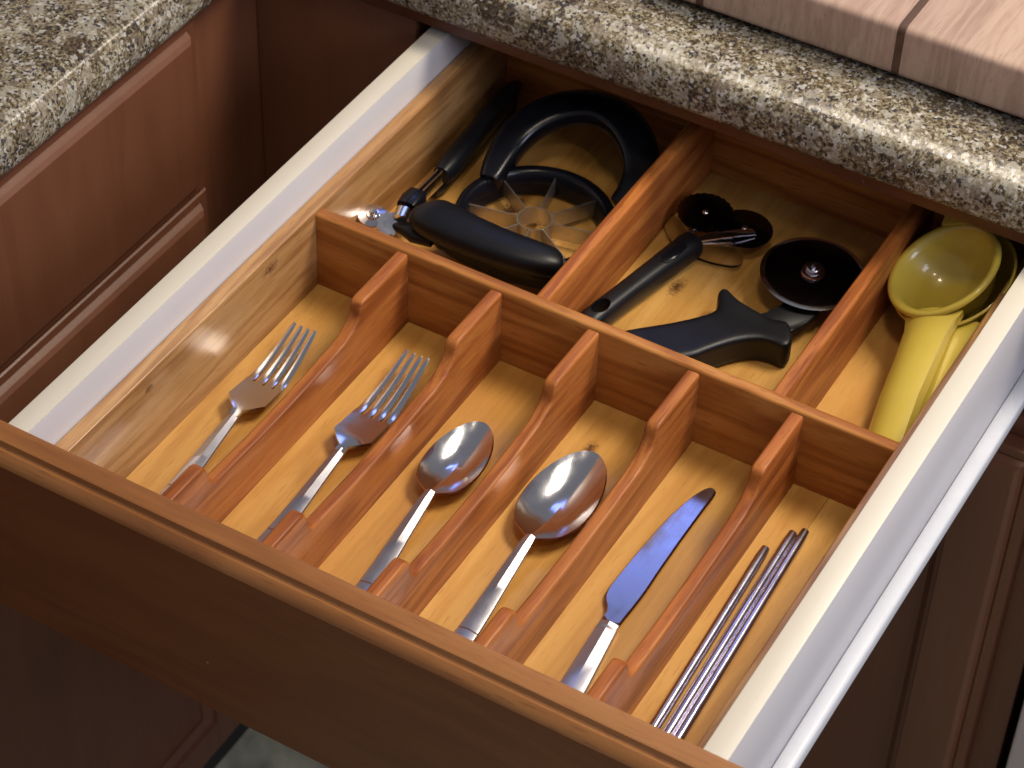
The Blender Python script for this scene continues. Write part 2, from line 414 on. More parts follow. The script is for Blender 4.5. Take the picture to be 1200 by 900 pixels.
# ------------------------------------------------------------------ setting: floor
FZ = -0.84
o = boxo('floor', 'tile', None, -1.2, 2.6, -2.2, 1.6, FZ - 0.05, FZ, 0)
o['kind'] = 'structure'

# ------------------------------------------------------------------ numbers of the drawer
W, TT, TD = 0.45, 0.0131, 0.0155
YC, HT, HS, HTS, ZD = 0.3063, 0.0661, 0.0637, 0.0687, 0.0972
YB = 0.577
XF0, XF1 = -0.056, 0.506          # drawer front, cabinet door
YF, XL = 0.505, -0.190            # face frames of the two cabinets
CZ0, CZ1 = 0.118, 0.160           # countertop

# ------------------------------------------------------------------ base cabinet that holds the drawer
cab = thing('base_cabinet', 'dark stained base cabinet holding the open cutlery drawer', 'cabinet', (0.22, YF + .3, FZ))
boxo('top_rail', 'cab_wood', cab, XL + 0.0005, 0.60, YF, YF + .02, 0.1008, CZ0 - .0008)
boxo('stile', 'cab_wood', cab, XL + .0005, -0.040, YF + .0005, YF + .0205, FZ + .1, 0.1004)
boxo('stile', 'cab_wood', cab, 0.4895, 0.530, YF + .0005, YF + .0205, FZ + .1, 0.1004)
boxo('middle_rail', 'cab_wood', cab, -0.0395, 0.489, YF + .0007, YF + .0205, -0.100, -0.052)
boxo('bottom_rail', 'cab_wood', cab, -0.0395, 0.489, YF + .0007, YF + .0205, FZ + .1, FZ + .14)
boxo('side_panel', 'inner', cab, -0.080, -0.064, YF + .021, 1.08, FZ + .1, 0.116)
boxo('side_panel', 'inner', cab, 0.512, 0.528, YF + .021, 1.08, FZ + .1, 0.116)
boxo('back_panel', 'inner', cab, -0.063, 0.511, 1.07, 1.08, FZ + .1, 0.116)
boxo('toe_kick', 'dark', cab, XL + .03, 0.530, YF + .075, YF + .09, FZ + .001, FZ + .0995)
DX = [(.0540, .0220), (.0550, .0190), (.0585, .0185), (.0640, .0140), (.0665, .0138)]
d = obj('door', moulded(XF0, XF1, FZ + .115, -0.0705, lambda u, v, q: (u, YF - .001 - q, v), DX), 'cab_wood', cab, smooth=20)
boxo('panel', 'cab_wood', d, XF0 + .06, XF1 - .06, YF - .0142, YF - .004, FZ + .175, -0.1305, 0)

# ------------------------------------------------------------------ cabinet on the left return
cl = thing('corner_cabinet', 'brown stained corner base cabinet with closed drawer and door', 'cabinet', (XL - .3, 0.1, FZ))
boxo('face_frame', 'cab_wood', cl, XL - .02, XL, -0.70, YF + .02, FZ + .1, CZ0 - .0008)
boxo('toe_kick', 'dark', cl, XL - .045, XL - .03, -0.70, YF + .075, FZ + .001, FZ + .0995)
boxo('side_panel', 'inner', cl, XL - .55, XL - .0205, -0.70, -0.684, FZ + .1, CZ0 - .001)
boxo('back_panel', 'inner', cl, XL - .56, XL - .5505, -0.70, YF + .02, FZ + .1, CZ0 - .001)
obj('drawer_front', moulded(-0.36, 0.4060, -0.0500, 0.1130, lambda u, v, q: (XL + .001 + q, u, v)), 'cab_wood', cl, smooth=20)
d = obj('door', moulded(-0.36, 0.4060, FZ + .115, -0.0535, lambda u, v, q: (XL + .001 + q, u, v), DX), 'cab_wood', cl, smooth=20)
boxo('panel', 'cab_wood', d, XL + .004, XL + .0142, -0.30, 0.3460, FZ + .175, -0.1135, 0)

ap = thing('appliance', 'grey appliance front beside the dark cabinet door', 'appliance', (0.70, YF + .1, FZ))
boxo('front_panel', 'grey', ap, 0.5400, 0.90, YF - .018, YF + .005, FZ + .10, 0.085, 0.004)
boxo('body', 'dark', ap, 0.550, 0.89, YF + .0055, 1.05, FZ + .02, 0.085, 0.004)

# ------------------------------------------------------------------ granite countertop (one L-shaped slab)
ct = bmesh.new()
CY, CX = 0.4905, -0.1655
def L_ring(i, z): return [Vector(p) for p in ((-.80 + i, -.75 + i, z), (CX - i, -.75 + i, z), (CX - i, CY + i, z), (.95 - i, CY + i, z), (.95 - i, 1.12 - i, z), (-.80 + i, 1.12 - i, z))]
rb, rt = 0.007, 0.026
rings = [L_ring(rb - rb * math.sin(math.pi / 2 * k / 4), CZ0 + rb - rb * math.cos(math.pi / 2 * k / 4)) for k in range(5)]
rings += [L_ring(rt - rt * math.cos(math.pi / 2 * k / 9), CZ1 - rt + rt * math.sin(math.pi / 2 * k / 9)) for k in range(10)]
loft(rings, bm=ct)
o = obj('countertop', ct, 'granite', None, smooth=50)
o['label'] = 'speckled beige and brown granite countertop above the cabinets'; o['category'] = 'countertop'

# ------------------------------------------------------------------ cutting board on the counter
bd = thing('cutting_board', 'thick maple cutting board with dark walnut stripes on granite', 'cutting board', (0.36, 0.70, CZ1))
BZ0, BZ1, BY0, BY1 = CZ1 + .005, CZ1 + .047, 0.551, 0.86
cuts = [(0.02, 0.060, 'maple'), (0.060, 0.108, 'maple'), (0.108, 0.1705, 'maple'), (0.1705, 0.1765, 'walnut'), (0.1765, 0.212, 'maple'), (0.212, 0.247, 'maple'), (0.247, 0.291, 'maple'), (0.291, 0.3245, 'maple'),
        (0.3245, 0.3305, 'walnut'), (0.3305, 0.356, 'maple'), (0.356, 0.3735, 'maple'), (0.3735, 0.4085, 'maple'), (0.4085, 0.452, 'maple'), (0.452, 0.49, 'maple'), (0.49, 0.496, 'walnut'), (0.496, 0.55, 'maple'), (0.55, 0.60, 'maple')]
for (a, c, mm) in cuts:
    bmx = bmesh.new()
    pr = []
    r = 0.0055
    for (cy, cz, a0) in ((BY0 + r, BZ0 + r, 180), (BY0 + r, BZ1 - r, 90), (BY1 - r, BZ1 - r, 0), (BY1 - r, BZ0 + r, -90)):
        for k in range(5):
            th = math.radians({180: 270 - 22.5 * k, 90: 180 - 22.5 * k, 0: 90 - 22.5 * k, -90: 0 - 22.5 * k}[a0])
            pr.append((cy + r * math.cos(th), cz + r * math.sin(th)))
    loft([[Vector((x, y, z)) for (y, z) in pr] for x in (a + .00002, c - .00002)], bm=bmx)
    obj('stave', bmx, mm, bd, smooth=30)
for fx in (0.06, 0.56):
    for fy in (BY0 + .04, BY1 - .04):
        obj('foot', lathe([(0, 0), (.009, 0), (.009, .0055), (0, .0055)], (fx, fy, CZ1), n=20), 'rubber', bd)

# ------------------------------------------------------------------ the open drawer
dr = thing('drawer', 'open kitchen drawer with white sides and dark stained front', 'drawer', (W / 2, 0.29, -0.02))
obj('front_panel', moulded(XF0, XF1, -0.0640, ZD + .0008, lambda u, v, q: (u, -.0005 - q, v), edge=FRONT), 'front_wood', dr, smooth=20)
fp = [c for c in dr.children if c.name.startswith('front_panel')][0]
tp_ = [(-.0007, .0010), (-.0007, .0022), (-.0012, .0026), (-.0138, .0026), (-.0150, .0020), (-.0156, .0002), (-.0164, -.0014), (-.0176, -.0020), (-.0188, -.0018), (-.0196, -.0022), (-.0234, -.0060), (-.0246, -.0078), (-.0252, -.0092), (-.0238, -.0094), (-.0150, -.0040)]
obj('top_edge', loft([[Vector((x, y, ZD + z)) for y, z in tp_] for x in (XF0 + .002, XF1 - .002)]), 'edge_wood', fp, smooth=30, label='top edge of the drawer front, coloured lighter as if lit')
for x0 in (-TT - TD, W + TT):
    s = boxo('side_panel', 'melamine', dr, x0, x0 + TD, 0.0, 0.60, -0.012, ZD - .0010, .0004)
    boxo('edge_band', 'band', s, x0, x0 + TD, 0.0003, 0.5997, ZD - .0008, ZD, .0003)
boxo('back_panel', 'melamine', dr, -TT + .0004, W + TT - .0004, 0.5925, 0.5998, -0.004, ZD - .012, .0004)
boxo('bottom_panel', 'melamine', dr, -TT + .0004, W + TT - .0004, 0.0006, 0.592, -0.0125, -0.0045, 0)
for sx, x0 in ((1, W + TT + TD), (-1, -TT - TD)):
    # metal runner: L-shaped profile hugging the lower edge of the side
    prof = [(0.0003, -.0135), (0.0003, .0045), (.0012, .0055), (.0090, .0055), (.0112, .0050), (.0120, .0040), (.0120, -.0060), (.0108, -.0060), (.0108, .0030), (.0012, .0036), (.0012, -.0135)]
    bmr = loft([[Vector((x0 + sx * px, y, pz)) for (px, pz) in prof] for y in (0.0015, 0.60)])
    obj('runner', bmr, 'rail', dr, smooth=50)

# ------------------------------------------------------------------ cutlery tray (wood insert)
tr = thing('cutlery_tray', 'wooden cutlery tray with notched dividers fitted in the drawer', 'cutlery tray', (W / 2, 0.29, -0.004))
for js, ya, yb in (([-0.0005, 0.0728, 0.1496, 0.2267, 0.3037, 0.3808, 0.4115, 0.4505], 0.0105, YC + .005), ([-0.0005, 0.1803, 0.3621, 0.4505], YC + .0051, YB + .001)):
    for a, c in zip(js[:-1], js[1:]):
        boxo('floor_plank', 'floor_wood', tr, a + (.00025 if a == .4115 else .00006), c - .00006, ya, yb, -0.004, 0.0, 0)
obj('side', ridge([(0.001, HTS), (YB + .010, HTS)], -TT + .0006, -.0006, .0016, -.004), 'side_wood', tr)
obj('side', ridge([(0.001, HTS), (YB + .010, HTS)], W + .0006, W + TT - .0006, .0016, -.004), 'side_wood', tr)
obj('end_wall', ridge([(-.0003, HTS - .004), (W + .0003, HTS - .004)], 0.0010, 0.0100, .002, -.004, swap=True), 'cross_wood', tr)
obj('end_wall', ridge([(-.0003, HTS - .001), (W + .0003, HTS - .001)], YB + .0012, YB + .0100, .002, -.004, swap=True), 'cross_wood', tr)
obj('cross_divider', ridge([(-.0003, HT), (W + .0003, HT)], YC, YC + .0100, .0024, 0.0003, swap=True), 'cross_wood', tr)
prof = [(0.0104, HS), (0.040, HS), (0.0560, HS), (0.0595, HS - .0010), (0.0620, HS - .0035), (0.0635, HS - .0075), (0.0648, HS - .0130), (0.0665, HS - .0185), (0.0695, HS - .0220), (0.0735, HS - .0232), (0.080, HS - .0235)]
prof += [(0.080 + (0.205 - 0.080) * t / 6, HS - .0235 - .0022 * math.sin(math.pi * t / 6)) for t in range(1, 7)]
prof += [(0.216, HS - .0230), (0.226, HS - .0215), (0.2335, HS - .0188), (0.2388, HS - .0152), (0.2420, HS - .0118), (0.2436, HS - .0088), (0.2443, HS - .0058), (0.2453, HS - .0028), (0.2474, HS - .0008), (0.2505, HS), (0.262, HS), (YC - .0002, HS)]
for xr in (0.0777, 0.1545, 0.2316, 0.3086, 0.3857):
    obj('divider', ridge(prof, xr - .0098, xr, .0021, 0.0003), 'divider_wood', tr, smooth=50)
for x0 in (0.1752, 0.3570):
    obj('divider', ridge([(YC + .0102, HS + .0008), (YB + .001, HS + .0008)], x0, x0 + .0102, .0022, 0.0003), 'divider_wood', tr)

# ------------------------------------------------------------------ cutlery
def spline(keys, y):
    """smooth interpolation through (y, value) keys"""
    ys = [k[0] for k in keys]
    if y <= ys[0]: return keys[0][1]
    if y >= ys[-1]: return keys[-1][1]
    for i in range(len(keys) - 1):
        (y0, v0), (y1, v1) = keys[i], keys[i + 1]
        if y0 <= y <= y1:
            def slope(k):
                a, c = keys[max(k - 1, 0)], keys[min(k + 1, len(keys) - 1)]
                return (c[1] - a[1]) / (c[0] - a[0])
            h = y1 - y0; t = (y - y0) / h; m0, m1 = slope(i) * h, slope(i + 1) * h
            return (2*t**3 - 3*t*t + 1) * v0 + (t**3 - 2*t*t + t) * m0 + (3*t*t - 2*t**3) * v1 + (t**3 - t*t) * m1
def roof_handle(y0, y1, w0, w1, zk, cap, th=0.0046, neck=True):
    """flat handle with a ridge along the middle, wide at y0 (end), a scored cap near the end"""
    bm = bmesh.new(); rows = []
    ys = sorted(set([y0 + (y1 - y0) * k / 26 for k in range(27)] + [cap - .0006, cap, cap + .0006]))
    for y in ys:
        t = (y - y0) / (y1 - y0)
        hw = (w0 + (w1 - w0) * t) / 2
        if t < 0.03: hw *= 0.80 + 0.2 * t / 0.03
        if t > 0.95: hw *= 1 - 0.15 * (t - .95) / .05
        z = spline(zk, y); g = 0.0006 if abs(y - cap) < 1e-5 else 0.0
        hh = th * (1 - 0.30 * t)
        sec = [(-hw, 0.0004), (-hw, hh * .44 - g), (-hw * .93, hh * .63 - g), (0.0, hh - g), (hw * .93, hh * .63 - g), (hw, hh * .44 - g), (hw, 0.0004), (0, 0)]
        rows.append([Vector((x, y, z + q)) for x, q in sec])
    return loft(rows, bm=bm)
def solid(bm, t):
    bmesh.ops.recalc_face_normals(bm, faces=bm.faces)
    bmesh.ops.solidify(bm, geom=bm.faces[:], thickness=t)
    return bm
def make_fork(label, end, direction, L):
    """local frame: origin at the handle's end, +y towards the tines"""
    t = thing('fork', label, 'fork', end, (0, 0, direction))
    zk = [(0, .0005), (.05, .0010), (.105, .0075), (.128, .0095), (.150, .0065), (.168, .0045), (.19, .0080), (.216, .0165)]
    s = L / .216
    zk = [(y * s, z) for y, z in zk]
    yn = .122 * s
    obj('handle', roof_handle(0, yn + .001, .0185, .0078, zk, .048 * s), 'steel_brushed', t, world=False, smooth=28)
    bm = bmesh.new(); rows = []
    slot = yn + .036 * s; hw = .0132
    def half(y):
        if y < yn + .004: return .0038
        if y < yn + .0145: q = max(0, (y - yn - .004) / .0105); return .0038 + (.0148 - .0038) * q ** .8
        return .0148 - .0005 * min(1, (y - yn - .0145) / .02)
    ys = [yn - .002, yn + .002, yn + .004] + [yn + .004 + .0015 * k for k in range(1, 9)] + [yn + .016 + (slot - yn - .016) * k / 6 for k in range(1, 7)]
    NX = 15   # 4 tines x 3 columns + 3 gaps
    tw, gp = .0054, .0026
    cols = []; x = -(4 * tw + 3 * gp) / 2
    for k in range(4):
        cols += [x, x + tw / 2, x + tw]; x += tw + gp
    full = abs(cols[0])
    for y in ys:
        h = half(y); z = spline(zk, y)
        rows.append([bm.verts.new((c * h / full, y, z + .0008 + .0010 * (c / full) ** 2 * min(1, h / .0145))) for c in cols])
    for a, c in zip(rows[:-1], rows[1:]):
        for k in range(len(cols) - 1): bm.faces.new((a[k], a[k + 1], c[k + 1], c[k]))
    last = rows[-1]; m_ = 12
    for q in range(4):
        prev = last[3 * q:3 * q + 3]; c0 = cols[3 * q + 1]
        for k in range(1, m_ + 1):
            u = k / m_; y = slot + (L - slot) * u; z = spline(zk, y)
            hwid = tw / 2 * (1 - 0.10 * min(1, u * 5)) * (1 - .52 * u) * (1 if u < .97 else .5)
            sc = h / full
            cx = c0 * sc * (1 - 0.28 * u)
            row = [bm.verts.new((cx + j * hwid, y, z + .0008 + .0010 * (c0 / full) ** 2 - abs(j) * .0004)) for j in (-1, 0, 1)]
            for j in range(2): bm.faces.new((prev[j], prev[j + 1], row[j + 1], row[j]))
            prev = row
    solid(bm, .0020)
    obj('tines', bm, 'steel', t, world=False, smooth=40)
    return t
def make_spoon(label, end, direction, L, bl, bw, depth):
    t = thing('spoon', label, 'spoon', end, (0, 0, direction))
    yn = L - bl
    zk = [(0, .0005), (yn * .4, .0010), (yn * .8, .0085), (yn, .0120), (yn + bl * .35, .0108), (L, .0105)]
    obj('handle', roof_handle(0, yn + .003, .0185, .0078, zk, .046), 'steel_brushed', t, world=False, smooth=28)
    bm = bmesh.new(); nr, na = 12, 44; rows = []
    cy = yn + bl * .5
    c0 = bm.verts.new((0, cy, .0112 - depth))
    for i in range(1, nr + 1):
        r = i / nr; row = []
        for k in range(na):
            a = 2 * math.pi * k / na; ex, ey = math.cos(a), math.sin(a)
            # egg outline: fuller on the handle side, pointed into the neck
            wid = bw / 2 * (1 - .10 * ey) * (1.0 if ey > -.80 else 1 - .55 * ((-.80 - ey) / .20) ** 1.4)
            x = ex * wid * r; y = cy + ey * bl / 2 * r
            zr = spline(zk, y) if ey < 0 else .0106 + .0006 * ey
            zr = .0106 + (spline(zk, cy + ey * bl / 2) - .0106) * r if ey < 0 else .0106
            z = zr - depth * (1 - r ** 2.1)
            row.append(bm.verts.new((x, y, z + .0006)))
        rows.append(row)
    for k in range(na): bm.faces.new((c0, rows[0][k], rows[0][(k + 1) % na]))
    for a, c in zip(rows[:-1], rows[1:]):
        for k in range(na): bm.faces.new((a[k], a[(k + 1) % na], c[(k + 1) % na], c[k]))
    solid(bm, .0014)
    obj('bowl', bm, 'steel', t, world=False, smooth=60)
    return t
def heading(p, q): return math.atan2(-(q[0] - p[0]), q[1] - p[1])
def place_cut(h_px, n_px, t_px, y_end):
    hp, np_ = at(*h_px, z=.006), at(*n_px, z=.012)
    tp = at(*t_px, z=.0175)
    d = Vector((tp.x - hp.x, tp.y - hp.y, 0)).normalized()
    e = Vector((hp.x, hp.y, 0)) - d * ((hp.y - y_end) / d.y); e.z = 0.0002
    return e, math.atan2(-d.x, d.y), (Vector((tp.x, tp.y, 0)) - Vector((e.x, e.y, 0))).length
e, a, L = place_cut((209, 566), (284, 478), (358, 385), 0.034)
make_fork('steel fork lying between the oak tray side and a divider', e, a, L)
e, a, L = place_cut((320, 624), (406, 530), (490, 417), 0.031)
make_fork('steel fork lying between two wooden dividers, next to the small teaspoon', e, a, L)
def place_sp(h_px, tip_px, y_end):
    hp, tp = at(*h_px, z=.006), at(*tip_px, z=.0105)
    d = Vector((tp.x - hp.x, tp.y - hp.y, 0)).normalized()
    e = Vector((hp.x, hp.y, 0)) - d * ((hp.y - y_end) / d.y); e.z = 0.0002
    return e, math.atan2(-d.x, d.y), (Vector((tp.x, tp.y, 0)) - Vector((e.x, e.y, 0))).length
e, a, L = place_sp((429, 686), (567, 497), 0.030)
make_spoon('small steel teaspoon lying in the compartment next to the forks', e, a, L, .0790, .0420, .0085)
e, a, L = place_sp((546, 739), (697, 532), 0.030)
make_spoon('large steel tablespoon lying in the compartment next to the knife', e, a, L, .0940, .0500, .0095)

# table knife, traced flat on the tray floor
kt = thing('table_knife', 'steel table knife with rounded blade lying in its compartment', 'knife', (0.345, 0.15, 0.0002))
left = [(705, 724), (711, 712), (708, 699), (712, 688), (723, 674), (751, 640), (779, 608), (807, 583), (823, 572), (833, 569)]
right = [(840, 573), (838, 580), (829, 591), (815, 610), (801, 629), (787, 649), (773, 669), (758, 692), (745, 709), (735, 721), (725, 734)]
LZ = .0045
outl = smooth_poly([(at(u, v, z=LZ).x, at(u, v, z=LZ).y) for u, v in left + right], 1)
bm = bmesh.new(); n = len(outl)
cen = sum(outl, Vector((0, 0))) / n
ringt = [[bm.verts.new((p.x, p.y, .0030)) for p in outl]]
ins = []
for k in range(n):
    tg = (outl[(k + 1) % n] - outl[k - 1]).normalized(); nn = Vector((-tg.y, tg.x))
    if nn.dot(cen - outl[k]) < 0 and abs(nn.dot((cen - outl[k]).normalized())) > .15: nn = -nn
    ins.append(nn)
# keep the inward side consistent along the outline
area2 = sum(outl[k].x * outl[(k + 1) % n].y - outl[(k + 1) % n].x * outl[k].y for k in range(n))
sg = 1 if area2 > 0 else -1
for k in range(n):
    tg = (outl[(k + 1) % n] - outl[k - 1]).normalized(); ins[k] = Vector((-tg.y, tg.x)) * sg
up = [bm.verts.new((outl[k].x + ins[k].x * .0012, outl[k].y + ins[k].y * .0012, .0042)) for k in range(n)]
dn = [bm.verts.new((outl[k].x + ins[k].x * .0012, outl[k].y + ins[k].y * .0012, .0020)) for k in range(n)]
for k in range(n):
    j = (k + 1) % n
    bm.faces.new((ringt[0][k], ringt[0][j], up[j], up[k])); bm.faces.new((ringt[0][j], ringt[0][k], dn[k], dn[j]))
bm.faces.new(up); bm.faces.new(dn[::-1])
obj('blade', bm, 'blade', kt, smooth=18)
p0, p1 = at(714.5, 729, z=.005), at(672, 803, z=.005)
dv = (p0 - p1); dv.z = 0; Lh = dv.length; dv.normalize(); sd = Vector((dv.y, -dv.x, 0))
e0 = p1 - dv * 0.030; rows = []
for t_ in [0, .02, .05, .2, .4, .6, .8, .93, .94, .96, 1.0]:
    c = e0 + dv * ((Lh + .030) * t_); hw = (.0098 - .0032 * t_) * (.8 if t_ == 0 else 1.0); hh = .0072 - .001 * t_
    if t_ in (.94,): hh -= .0010
    rows.append([Vector((c.x, c.y, 0)) + sd * x + Vector((0, 0, z)) for x, z in ((-hw, .0008), (-hw, hh * .60), (-hw * .93, hh * .74), (0, hh), (hw * .93, hh * .74), (hw, hh * .60), (hw, .0008), (0, .0002))])
obj('handle', loft(rows), 'steel_brushed', kt, smooth=25)

# steel chopsticks
for (tip, end, z, lab) in (((897, 643), (766, 853), .0036, 'shorter steel chopstick lying apart from the touching pair'),
                           ((929, 625), (783, 859), .0037, 'steel chopstick lying against another, on the knife side'),
                           ((943.5, 623), (796, 864), .0036, 'steel chopstick beside the wooden tray side, outermost of the pair')):
    a_, b_ = at(*tip, z=z), at(*end, z=z)
    dd = (b_ - a_).normalized(); b2 = a_ + dd * 0.222
    c = thing('chopstick', lab, 'chopstick', (b2.x, b2.y, 0.0001), group='steel chopsticks')
    rad = []; pth = []
    for k in range(25):
        t_ = k / 24; pth.append(a_.lerp(b2, t_)); rad.append(.0036 + .0003 * t_ - (.0006 if k == 0 else 0))
    obj('rod', tube(pth, rad, n=18), 'chopstick', c, smooth=50)

# ------------------------------------------------------------------ apple slicer
SC = Vector((0.1085, 0.4345, 0.0))
sl = thing('apple_slicer', 'black apple slicer with round steel blade wheel and looped handles', 'apple slicer', (SC.x, SC.y, 0.001))
obj('ring_body', lathe([(.0500, .0040), (.0535, .0030), (.0575, .0040), (.0612, .0100), (.0618, .0180), (.0605, .0230), (.0580, .0245), (.0545, .0243), (.0520, .0225), (.0508, .0120)], SC, n=72, closed=True), 'black_gloss', sl, smooth=50)
obj('core_ring', lathe([(.0128, .0050), (.0136, .0050), (.0136, .0205), (.0128, .0205)], SC, n=48, closed=True), 'slicer_blade', sl, smooth=50)
for k in range(8):
    th = math.radians(12 + 45 * k); dx, dy = math.cos(th), math.sin(th)
    r0, r1, hw = .0134, .0518, .00045
    bmx = bmesh.new()
    q = [SC + Vector((dx * r_ - dy * s_, dy * r_ + dx * s_, z_)) for z_ in (.0060, .0200) for (r_, s_) in ((r0, -hw), (r1, -hw), (r1, hw), (r0, hw))]
    loft([q[:4], q[4:]], bm=bmx)
    obj('blade', bmx, 'slicer_blade', sl, smooth=0)
# far handle: an open loop rising away from the ring
lp = [at(u, v, z=z) for (u, v, z) in ((574, 214, .020), (585, 190, .026), (602, 162, .034), (626, 141, .042), (660, 127, .048), (698, 125, .050), (729, 141, .048), (748, 170, .042), (753, 200, .034), (742, 226, .026), (726, 243, .019))]
lp = smooth_poly(lp, 2, closed=False)
nlp = len(lp); rad = []
for k in range(nlp):
    t_ = abs(2 * k / (nlp - 1) - 1); rad.append((.0075 + .0085 * (1 - t_ ** 2.2), .0095))
obj('handle', tube(lp, rad, n=20, pw=3.2), 'black_gloss', sl, smooth=50)
# near handle: fat grip, blunt at one end and tapering to the other
g = [at(u, v, z=z) for (u, v, z) in ((499, 250, .038), (505, 254, .0405), (525, 264, .0420), (560, 280, .0430), (600, 295, .0425), (632, 304, .0415), (648, 308, .040), (657, 310, .038))]
g = smooth_poly(g, 2, closed=False); m_ = len(g); rad = []
for k in range(m_):
    t_ = k / (m_ - 1); e_ = (1 - abs(2 * t_ - 1) ** 5.0) ** .5; tp = 1.12 - .55 * t_ ** 1.5
    rad.append(((.0030 + .0138 * e_) * tp, .0020 + .0095 * e_ * (1.05 - .35 * t_)))
obj('handle', tube(g, rad, n=22, pw=2.7), 'black', sl, smooth=60)
g2 = [Vector((p.x + (SC.x - p.x) * .10, p.y + .010, .021)) for p in g[3:-3]]
obj('grip_base', tube(g2, [(.006, .006)] + [(.0105, .0125)] * (len(g2) - 2) + [(.006, .006)], n=16, pw=3), 'black_gloss', sl, smooth=60)
for (u, v) in ((512, 262), (645, 308)):
    p = at(u, v, z=.040); out = (Vector((p.x, p.y, 0)) - SC).normalized()
    q = SC + out * .0560
    pth = smooth_poly([Vector((q.x, q.y, .015)), (Vector((q.x, q.y, 0)) * .55 + Vector((p.x, p.y, 0)) * .45) + Vector((0, 0, .022)), Vector((p.x, p.y, .037))], 3, closed=False)
    obj('handle_arm', tube(pth, (.0125, .0060), n=16, pw=3), 'black_gloss', sl, smooth=50)

# ------------------------------------------------------------------ can opener along the oak side
co = thing('can_opener', 'black handled can opener with chrome gear head along the oak side', 'can opener', (0.02, 0.44, 0.0005))
h0, h1 = at(607, 99, z=.024), at(517, 206, z=.022)
pth = [h1.lerp(h0, k / 14) for k in range(15)]
rad = [(.0066, .0078)] + [(.0088 - .0012 * k / 14, .0095) for k in range(1, 13)] + [(.0066, .0078), (.0030, .0040)]
obj('upper_handle', tube(pth, rad, n=18, pw=2.6), 'black', co, smooth=60)
hd = at(466, 258, z=.030)
dv = (h1 - Vector((hd.x, hd.y, h1.z))).normalized()
pl0 = h1 + dv * .004; pl1 = at(478, 244, z=.028)
for off, mt in ((-.0022, 'chrome'), (.0022, 'chrome')):
    s_ = Vector((dv.y, -dv.x, 0)) * off
    obj('plate', tube([pl0 + s_, pl0.lerp(pl1, .5) + s_, pl1 + s_], (.0012, .0060), n=10, pw=5), mt, co, smooth=40)
# lower handle folds underneath towards the cross divider
l0, l1 = at(500, 222, z=.010), at(596, 118, z=.0095)
l0.x += .004; l1.x += .004
obj('lower_handle', tube([l0.lerp(l1, k / 12) for k in range(13)], [(.0055, .0060)] + [(.0078, .0085)] * 11 + [(.0045, .0050)], n=16, pw=2.6), 'black', co, smooth=60)
hb = at(482, 240, z=.030)
obj('jaw_block', tube([hb + dv * .010, hb, hb - dv * .008], [(.0075, .0085), (.0088, .0095), (.0080, .0085)], n=16, pw=4), 'black_gloss', co, smooth=40)
gw = at(455, 262, z=.028)
obj('feed_gear', lathe([(0, .004), (.003, .004), (.003, .0025), (.0085, .0025), (.0085, -.0025), (0, -.0025)], gw, Vector((.5, -.55, .65)), n=44, wob=lambda k: .10 if (k // 2) % 2 else -.06), 'chrome', co, smooth=30)
obj('jaw_plate', tube([gw + dv * .002 + Vector((.008, .002, .001)), gw + dv * .014 + Vector((.006, 0, .002))], [(.0050, .0085), (.0060, .0080)], n=14, pw=4), 'chrome', co, smooth=40)
kn = at(437, 253, z=.026)
obj('cutting_wheel', lathe([(0, .0055), (.0022, .0055), (.0030, .0045), (.0030, .0030), (.0050, .0028), (.0055, .0015), (.0110, .0006), (.0115, 0), (.0110, -.0006), (0, -.0010)], kn, Vector((.15, -.1, 1)), n=36), 'chrome', co, smooth=35)
kb = at(487, 272, z=.028)
obj('crank', tube([gw + Vector((.004, .002, -.002)), gw.lerp(kb, .5), kb, kb + (kb - gw) * .7], [(.003, .003), (.0045, .004), (.0100, .0050), (.0090, .0045)], n=16, pw=3), 'black', co, smooth=60)

# ------------------------------------------------------------------ double pastry wheel
pw = thing('pastry_wheel', 'double wheel pastry cutter with black handle and hanging hole', 'pastry cutter', (0.21, 0.44, 0.0005))
a_, b_ = at(700, 370, z=.0125), at(815, 283, z=.0135)
ax = (b_ - a_).normalized(); sd = Vector((ax.y, -ax.x, 0)).normalized()
Lh = (b_ - a_).length
def hpt(s, t, z): return a_ + ax * s + sd * t + Vector((0, 0, z - a_.z))
pth = [hpt(s_, 0, .0122) for s_ in (-.0150, -.0135, -.009, .004, .020, .035, .055, .075, .095, Lh - .010, Lh - .003, Lh)]
rad = [(.0045, .0036), (.0074, .0066), (.0088, .0082), (.0090, .0086), (.0088, .0090), (.0088, .0092), (.0091, .0094), (.0096, .0096), (.0101, .0098), (.0104, .0098), (.0096, .0090), (.0072, .0066)]
hnd = obj('handle', tube(pth, rad, n=26, pw=2.8), 'black', pw, smooth=60)
hc = hpt(.0030, 0, .0122)
cut(hnd, tube([hc - Vector((0, 0, .02)), hc + Vector((0, 0, .02))], [(.0086, .0058)] * 2, up=tuple(sd), n=28))
c_ = hpt(Lh - .030, .001, .0216)
obj('thumb_rest', tube([c_ - ax * .014, c_ - ax * .012, c_, c_ + ax * .012, c_ + ax * .014], [(.001, .0004), (.0050, .0010), (.0065, .0011), (.0050, .0010), (.001, .0004)], n=18), 'black_gloss', pw, smooth=60)
w1, w2 = at(827, 249, z=.021), at(873, 268, z=.0165)
obj('fluted_wheel', lathe([(0, .0006), (.0175, .0006), (.0212, .0002), (.0212, -.0004), (.0175, -.0008), (0, -.0008)], w1, (.05, -.05, 1), n=96, wob=lambda k: .022 * math.cos(k * 2 * math.pi / 4)), 'dark_reflection', pw, smooth=30)
obj('plain_wheel', lathe([(0, .0007), (.0185, .0007), (.0212, .0000), (.0185, -.0007), (0, -.0007)], w2, (.06, -.03, 1), n=64), 'dark_reflection', pw, smooth=30)
